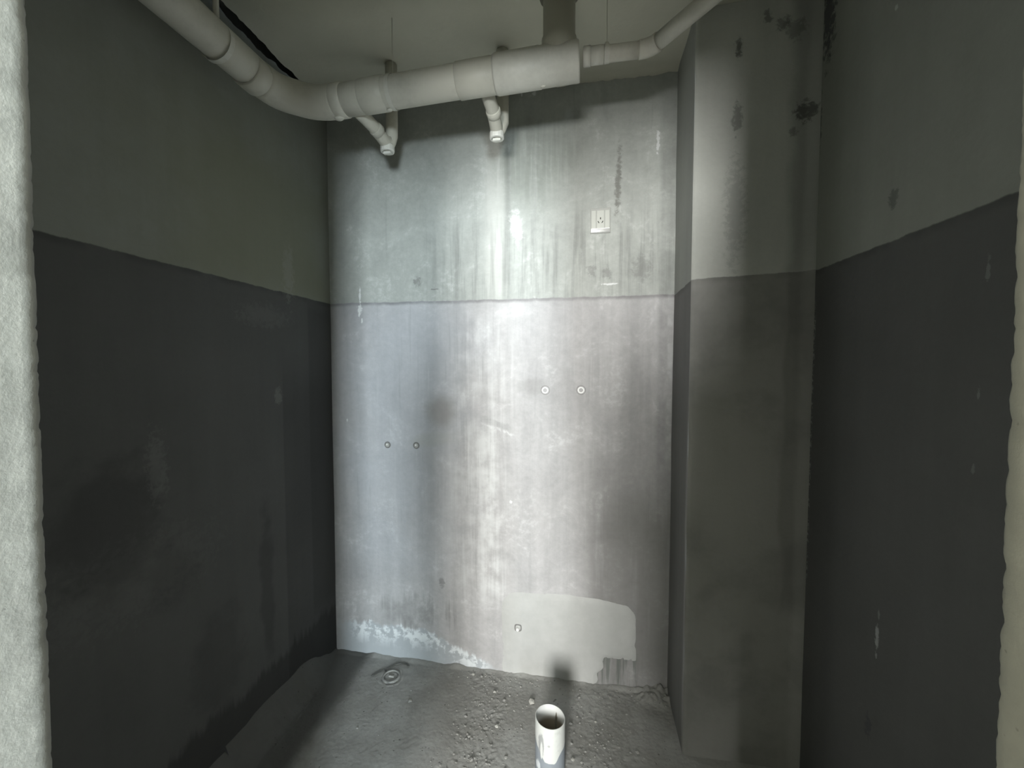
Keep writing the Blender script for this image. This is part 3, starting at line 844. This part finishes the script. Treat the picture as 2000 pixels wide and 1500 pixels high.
# ------------------------------------------------------------------ white waste pipe standing out of the floor
SX, SY, SH = -0.121, 1.487, 0.200
stub = thing('floor_pipe', 'short open white plastic waste pipe standing up from the floor', 'pipe', (SX, SY, 0))
def stub_mat(inner):
    n = NT('white_pvc_inside' if inner else 'white_pvc_with_cement')
    a = n.noise(n.co, 30.0, 4, 0.6); b = n.noise(n.co, 12.0, 4, 0.6)
    col = n.mix(n.mul(n.ss(a, 0.52, 0.72), 0.25), (0.62, 0.64, 0.62), (0.36, 0.37, 0.35))
    if inner:
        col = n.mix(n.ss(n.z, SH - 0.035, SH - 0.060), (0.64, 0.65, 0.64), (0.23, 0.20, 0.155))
    else:
        # coat of grey waterproofing left round the foot, with a scooped upper edge, and scrapes
        lim = n.add(0.090, n.add(n.mul(n.mul(n.sub(n.x, 0.008), n.sub(n.x, 0.008)), 9.0), n.mul(n.sub(b, 0.5), 0.03)))
        lim = n.sub(lim, n.mul(n.blob(n.x, n.z, 0.004, 0.075, 0.030, 0.05, 0.4), 0.020))
        col = n.mix(n.ss(n.sub(lim, n.z), -0.0015, 0.0015), col, (0.25, 0.28, 0.31))
        sc_ = n.blob(n.x, n.z, -0.029, 0.128, 0.010, 0.040, 0.2, 0.6, a)
        col = n.mix(n.mul(sc_, 0.85), col, (0.30, 0.31, 0.31))
        col = n.mix(n.mul(n.blob(n.x, n.z, -0.027, 0.108, 0.004, 0.028, 0.2, 0.6, a), 0.9), col, (0.66, 0.68, 0.66))
        col = n.mix(n.mul(n.blob(n.x, n.z, 0.000, 0.135, 0.005, 0.004, 0.3, 0.6, a), 0.7), col, (0.33, 0.34, 0.33))
        col = n.mix(n.mul(n.blob(n.x, n.z, -0.040, 0.045, 0.008, 0.016, 0.3, 0.8, a), 0.8), col, (0.70, 0.74, 0.76))
    return n.finish(col, 0.5, n.bump(a, 0.12, 0.002), 0.4)
bm = bmesh.new()
def zt(c, s): return SH - 0.004 * c + 0.002 * s
seg = 56
def tube_ring(r, zf): return [bm.verts.new((r * math.cos(2 * math.pi * k / seg), r * math.sin(2 * math.pi * k / seg), zf(math.cos(2 * math.pi * k / seg), math.sin(2 * math.pi * k / seg)))) for k in range(seg)]
o0 = tube_ring(0.055, lambda c, s: -0.03); o1 = tube_ring(0.055, lambda c, s: zt(c, s) - .001); o2 = tube_ring(0.0542, zt); o3 = tube_ring(0.0525, zt)
for A, B_ in ((o0, o1), (o1, o2), (o2, o3)):
    for k in range(seg): bm.faces.new((A[k], A[(k + 1) % seg], B_[(k + 1) % seg], B_[k]))
obj('outer_wall', bm, stub_mat(False), stub, True)
bm = bmesh.new()
i0 = tube_ring(0.0525, zt); i1 = tube_ring(0.0518, lambda c, s: zt(c, s) - .002); i2 = tube_ring(0.0515, lambda c, s: -0.10)
for A, B_ in ((i0, i1), (i1, i2)):
    for k in range(seg): bm.faces.new((A[k], A[(k + 1) % seg], B_[(k + 1) % seg], B_[k]))
bm.faces.new(i2)
obj('inner_wall', bm, stub_mat(True), stub, True)
# dark run of dirt down the inside of the far wall
bm = bmesh.new()
rowsd = []
for j in range(15):
    t = j / 14
    z = SH - 0.022 - t * 0.13
    a0 = math.radians(68) + 0.03 * fbm(t * 4, 1, 1, 2)
    hw = 0.10 * (0.25 + 0.75 * smooth(0, .15, t)) * (1 - 0.6 * t) * (1 + .3 * fbm(t * 9, 2, 2, 2))
    rowsd.append([bm.verts.new((r * math.cos(a), r * math.sin(a), z)) for a, r in ((a0 - hw, .0515), (a0 - hw * .5, .0500), (a0 + hw * .5, .0500), (a0 + hw, .0515))])
for j in range(14):
    for k in range(3): bm.faces.new((rowsd[j][k], rowsd[j][k + 1], rowsd[j + 1][k + 1], rowsd[j + 1][k]))
o = obj('dirt_run', bm, M_SEAL, stub, True); o['label'] = 'dark dried dirt run inside the pipe'

# ------------------------------------------------------------------ capped floor drain and a loose wire
DX, DY = -0.912, 1.806
dz = floor_h(DX, DY)
fd = thing('floor_drain', 'round capped drain set in the floor near the back wall', 'drain', (DX, DY, dz))
bm = bmesh.new(); lathe(bm, [(0.034, -0.01), (0.034, 0.007), (0.036, 0.009), (0.040, 0.008), (0.042, 0.004), (0.043, -0.01)], 32); obj('rim', bm, pvc('worn_drain_rim', (0.36, 0.36, 0.345), 0.9, 0.4, (0.08, 0.08, 0.075)), fd)
bm = bmesh.new(); lathe(bm, [(0.0, 0.001), (0.028, 0.001), (0.033, 0.003), (0.0338, -0.006)], 32); obj('cap', bm, M_CRUMB, fd, True)
bm = bevel_box(-0.013, 0.013, -0.0035, 0.0035, 0.000, 0.008, 0.002, 2); obj('grip_bar', bm, M_BRASS, fd)
bm = bmesh.new()
lathe(bm, [(0.043, -0.004), (0.049, 0.002), (0.060, 0.001), (0.072, -0.004)], 28)
for v in bm.verts: v.co += Vector((0, 0, 0.004)) * fbm(v.co.x * 40, v.co.y * 40, 2, 2); v.co.x *= 1 + .06 * fbm(v.co.x * 20, v.co.y * 20, 5, 2)
obj('mortar_collar', bm, M_CRUMB, fd, True)
wp = [(-1.005, 1.79), (-0.985, 1.82), (-0.965, 1.842), (-0.945, 1.83)], [(-0.965, 1.842), (-0.945, 1.862), (-0.925, 1.885), (-0.90, 1.897), (-0.875, 1.895), (-0.855, 1.885)]
wires = thing('wire_scrap', 'bent dark wire lying by the floor drain', 'wire', (-0.94, 1.86, 0.0))
for seq in wp:
    pts = []
    for i in range(len(seq) - 1):
        for t in (0, .33, .66):
            a, b = seq[i], seq[i + 1]
            x = a[0] + (b[0] - a[0]) * t; y = a[1] + (b[1] - a[1]) * t
            pts.append(Vector((x, y, floor_h(x, y) + 0.004)))
    pts.append(Vector((*seq[-1], floor_h(*seq[-1]) + 0.004)))
    bm = bmesh.new(); sweep(bm, [p - Vector(wires.location) for p in pts], 0.0028, 8); obj('strand', bm, M_STEEL, wires, True)

# ------------------------------------------------------------------ crumbs of mortar on the floor
def rock(bm, p, r, seed, flat=0.65):
    res = bmesh.ops.create_icosphere(bm, subdivisions=1, radius=1.0)
    rot = Matrix.Rotation(seed * 1.7, 3, 'Z') @ Matrix.Rotation(seed * 0.9, 3, 'X')
    for v in res['verts']:
        k = 1 + 0.75 * mnoise.noise(v.co * 1.3 + Vector((seed, seed * 2, 0)))
        c = rot @ (v.co * k)
        v.co = Vector((c.x * r, c.y * r * 0.85, c.z * r * flat)) + Vector(p)
named = [(-0.228, 1.775, 0.014, M_PALE, 'palest mortar lump, just behind the standing white pipe'),
         (-0.175, 1.752, 0.006, M_PALE, 'small pale crumb between the pale lump and the white pipe'),
         (-0.764, 1.685, 0.009, M_CRUMB, 'lone grey lump on the smooth floor in front of the capped drain')]
for x, y, r, m, lab in named:
    bm = bmesh.new(); rock(bm, (0, 0, r * 0.3), r, x * 13 + 4)
    tag(obj('mortar_lump', bm, m, loc=(x, y, floor_h(x, y))), lab, 'rubble', 'loose lumps on the floor')
spots = [(-0.528, 1.895, .007), (-0.482, 1.885, .008), (-0.431, 1.867, .006), (-0.55, 1.87, .005), (-0.494, 1.651, .007), (-0.348, 1.759, .007), (-0.354, 1.625, .008), (-0.419, 1.465, .010), (-0.051, 1.691, .008), (-0.036, 1.533, .008), (-0.045, 1.60, .006), (0.208, 1.608, .007), (-0.40, 1.80, .009), (-0.38, 1.70, .007), (-0.455, 1.56, .006), (0.05, 1.72, .006), (-0.29, 1.50, .007), (-0.02, 1.84, .007)]
for i, (x, y, r) in enumerate(spots):
    bm = bmesh.new(); rock(bm, (0, 0, r * 0.3), r, i * 3.1 + 1)
    tag(obj('mortar_crumb', bm, M_PALE if i % 3 == 0 else M_CRUMB, loc=(x, y, floor_h(x, y))), 'small loose mortar crumb on the crumbly floor near the white pipe', 'rubble', 'loose mortar crumbs')
bm = bmesh.new()
cnt = 0
while cnt < 1100:
    x = rnd.uniform(-0.95, 0.37); y = rnd.uniform(1.30, 1.92)
    w = max(math.exp(-((x + 0.42) / 0.13) ** 2), 0.7 * math.exp(-((x - 0.05) / 0.15) ** 2), 0.8 * math.exp(-((y - 1.9) / 0.04) ** 2) * (x > -0.6), 0.06)
    if rnd.random() > w or math.hypot(x - SX, y - SY) < 0.065: continue
    r = 0.0012 + 0.0042 * rnd.random() ** 3
    rock(bm, (x, y, floor_h(x, y) + r * 0.25), r, rnd.uniform(0, 50)); cnt += 1
g = obj('floor_grit', bm, M_CRUMB)
g['kind'] = 'stuff'; tag(g, 'fine grey grit scattered over the bare floor', 'grit')

# ------------------------------------------------------------------ the photographer, standing in the hall behind the doorway
def person(px, py):
    verts, edges, radii = [], [], []
    def V(p, r, par=None):
        verts.append(p); radii.append(r if isinstance(r, tuple) else (r, r))
        if par is not None: edges.append((par, len(verts) - 1))
        return len(verts) - 1
    pel = V((px, py, 0.93), (0.155, 0.110))
    wai = V((px, py, 1.08), (0.140, 0.100), pel)
    che = V((px, py, 1.25), (0.165, 0.112), wai)
    upc = V((px, py - .01, 1.36), (0.110, 0.085), che)
    nk = V((px, py + .005, 1.45), 0.052, upc)
    jaw = V((px, py + .03, 1.52), (0.062, 0.075), nk)
    hd = V((px, py + .02, 1.60), (0.078, 0.095), jaw)
    V((px, py + .01, 1.665), (0.060, 0.072), hd)
    for s in (-1, 1):
        sx = -.078 if s < 0 else .122
        hip = V((px + sx, py, 0.86), 0.105, pel)
        kn = V((px + sx, py + .02, 0.49), 0.090, hip)
        an = V((px + sx, py - .02, 0.10), 0.080, kn)
        he = V((px + sx, py - .03, 0.030), 0.045, an)
        V((px + sx + s * .01, py + .16, 0.012), (0.042, 0.028), he)
        sh = V((px + s * .165, py, 1.365), 0.058, upc)
        if s < 0: el, wr, pm = (px - .25, py + .02, 1.12), (-.115, -.110, 1.370), (-.105, -.055, 1.435)
        else: el, wr, pm = (px + .25, py + .02, 1.12), (.165, -.125, 1.385), (.150, -.055, 1.435)
        e = V(el, 0.046, sh); w = V(wr, 0.029, e)
        p = V(pm, (0.030, 0.017), w)
        # four fingers close on the edge of the phone, the thumb lies on its back
        for k in range(4):
            L = (0.9, 1.0, 0.95, 0.75)[k]
            bx, bz = pm[0] + s * (0.010 - 0.004 * k), pm[2] + 0.030 - 0.020 * k + .02
            k1 = V((bx, pm[1] + .022 * L, bz), 0.0085, p)
            k2 = V((bx - s * .012, pm[1] + .046 * L, bz + .002), 0.0080, k1)
            V((bx - s * .034 * L, pm[1] + .050 * L, bz + .002), 0.0070, k2)
        t1 = V((pm[0] - s * .018, pm[1] + .004, pm[2] + .002), 0.011, p)
        t2 = V((pm[0] - s * .036, pm[1] + .014, pm[2] + .020), 0.0095, t1)
        V((pm[0] - s * .050, pm[1] + .022, pm[2] + .040), 0.008, t2)
    me = bpy.data.meshes.new('person')
    me.from_pydata(verts, edges, [])
    o = bpy.data.objects.new('person', me); COL.objects.link(o)
    sk_ = o.modifiers.new('skin', 'SKIN')
    for i, r in enumerate(radii): me.skin_vertices[0].data[i].radius = r
    me.skin_vertices[0].data[0].use_root = True
    sub = o.modifiers.new('sub', 'SUBSURF'); sub.levels = 2; sub.render_levels = 2
    n = NT('skin_and_dark_clothes')
    hands = n.mul(n.ss(n.y, -0.135, -0.115), n.ss(n.z, 1.36, 1.375))
    head = n.ss(n.z, 1.452, 1.458)
    shoe = n.ss(n.z, 0.085, 0.080)
    cloth = n.mix(n.ss(n.z, 0.955, 0.950), (0.045, 0.047, 0.055), (0.06, 0.062, 0.075))
    cloth = n.mix(shoe, cloth, (0.03, 0.03, 0.03))
    col = n.mix(n.mx(hands, head), cloth, (0.45, 0.29, 0.21))
    me.materials.append(n.finish(col, 0.7, n.bump(n.noise(n.co, 22.0, 3, .5), .2, .01), 0.2))
    tag(o, 'person in dark clothes standing behind the doorway raising a phone', 'person')
    hair = bmesh.new()
    bmesh.ops.create_uvsphere(hair, u_segments=24, v_segments=16, radius=1.0)
    for v in hair.verts:
        v.co = Vector((px + v.co.x * .088, py + .006 + v.co.y * .104, 1.625 + v.co.z * .083 - .02 * (v.co.y < -.2) * (v.co.z < 0)))
    bmesh.ops.delete(hair, geom=[v for v in hair.verts if v.co.z < 1.63 and v.co.y > py + .035], context='VERTS')
    obj('hair', hair, NT('black_hair').finish((0.015, 0.013, 0.012), 0.6), o, True)
    skin_m = NT('skin_tone').finish((0.45, 0.29, 0.21), 0.6)
    nb = bmesh.new(); bmesh.ops.create_uvsphere(nb, u_segments=12, v_segments=8, radius=1.0)
    for v in nb.verts: v.co = Vector((px + v.co.x * .014, py + .112 + v.co.y * .018, 1.572 + v.co.z * .024))
    obj('nose', nb, skin_m, o, True)
    for s in (-1, 1):
        eb = bmesh.new(); bmesh.ops.create_uvsphere(eb, u_segments=12, v_segments=8, radius=.011, matrix=Matrix.Translation((px + s * .031, py + .098, 1.60)))
        obj('eye', eb, NT('eye').finish((0.05, 0.03, 0.02), 0.2), o, True)
        ab = bmesh.new(); bmesh.ops.create_uvsphere(ab, u_segments=12, v_segments=8, radius=1.0)
        for v in ab.verts: v.co = Vector((px + s * .080 + v.co.x * .010, py + .015 + v.co.y * .020, 1.585 + v.co.z * .032))
        obj('ear', ab, skin_m, o, True)
    mb = bmesh.new(); bmesh.ops.create_uvsphere(mb, u_segments=12, v_segments=8, radius=1.0)
    for v in mb.verts: v.co = Vector((px + v.co.x * .024, py + .100 + v.co.y * .008, 1.530 + v.co.z * .007))
    obj('mouth', mb, NT('lips').finish((0.38, 0.17, 0.15), 0.5), o, True)
person(0.12, -0.23)
ph = thing('phone', 'dark phone held level in both hands', 'phone', (0.022, -0.018, 1.468))
obj('body', bevel_box(-0.075, 0.075, -0.004, 0.004, -0.037, 0.037, 0.003, 3), NT('phone_shell').finish((0.03, 0.03, 0.035), 0.3), ph)
obj('screen', bevel_box(-0.072, 0.072, -0.0046, -0.0035, -0.034, 0.034, 0.0004, 1), NT('phone_glass').finish((0.02, 0.02, 0.022), 0.08), ph)
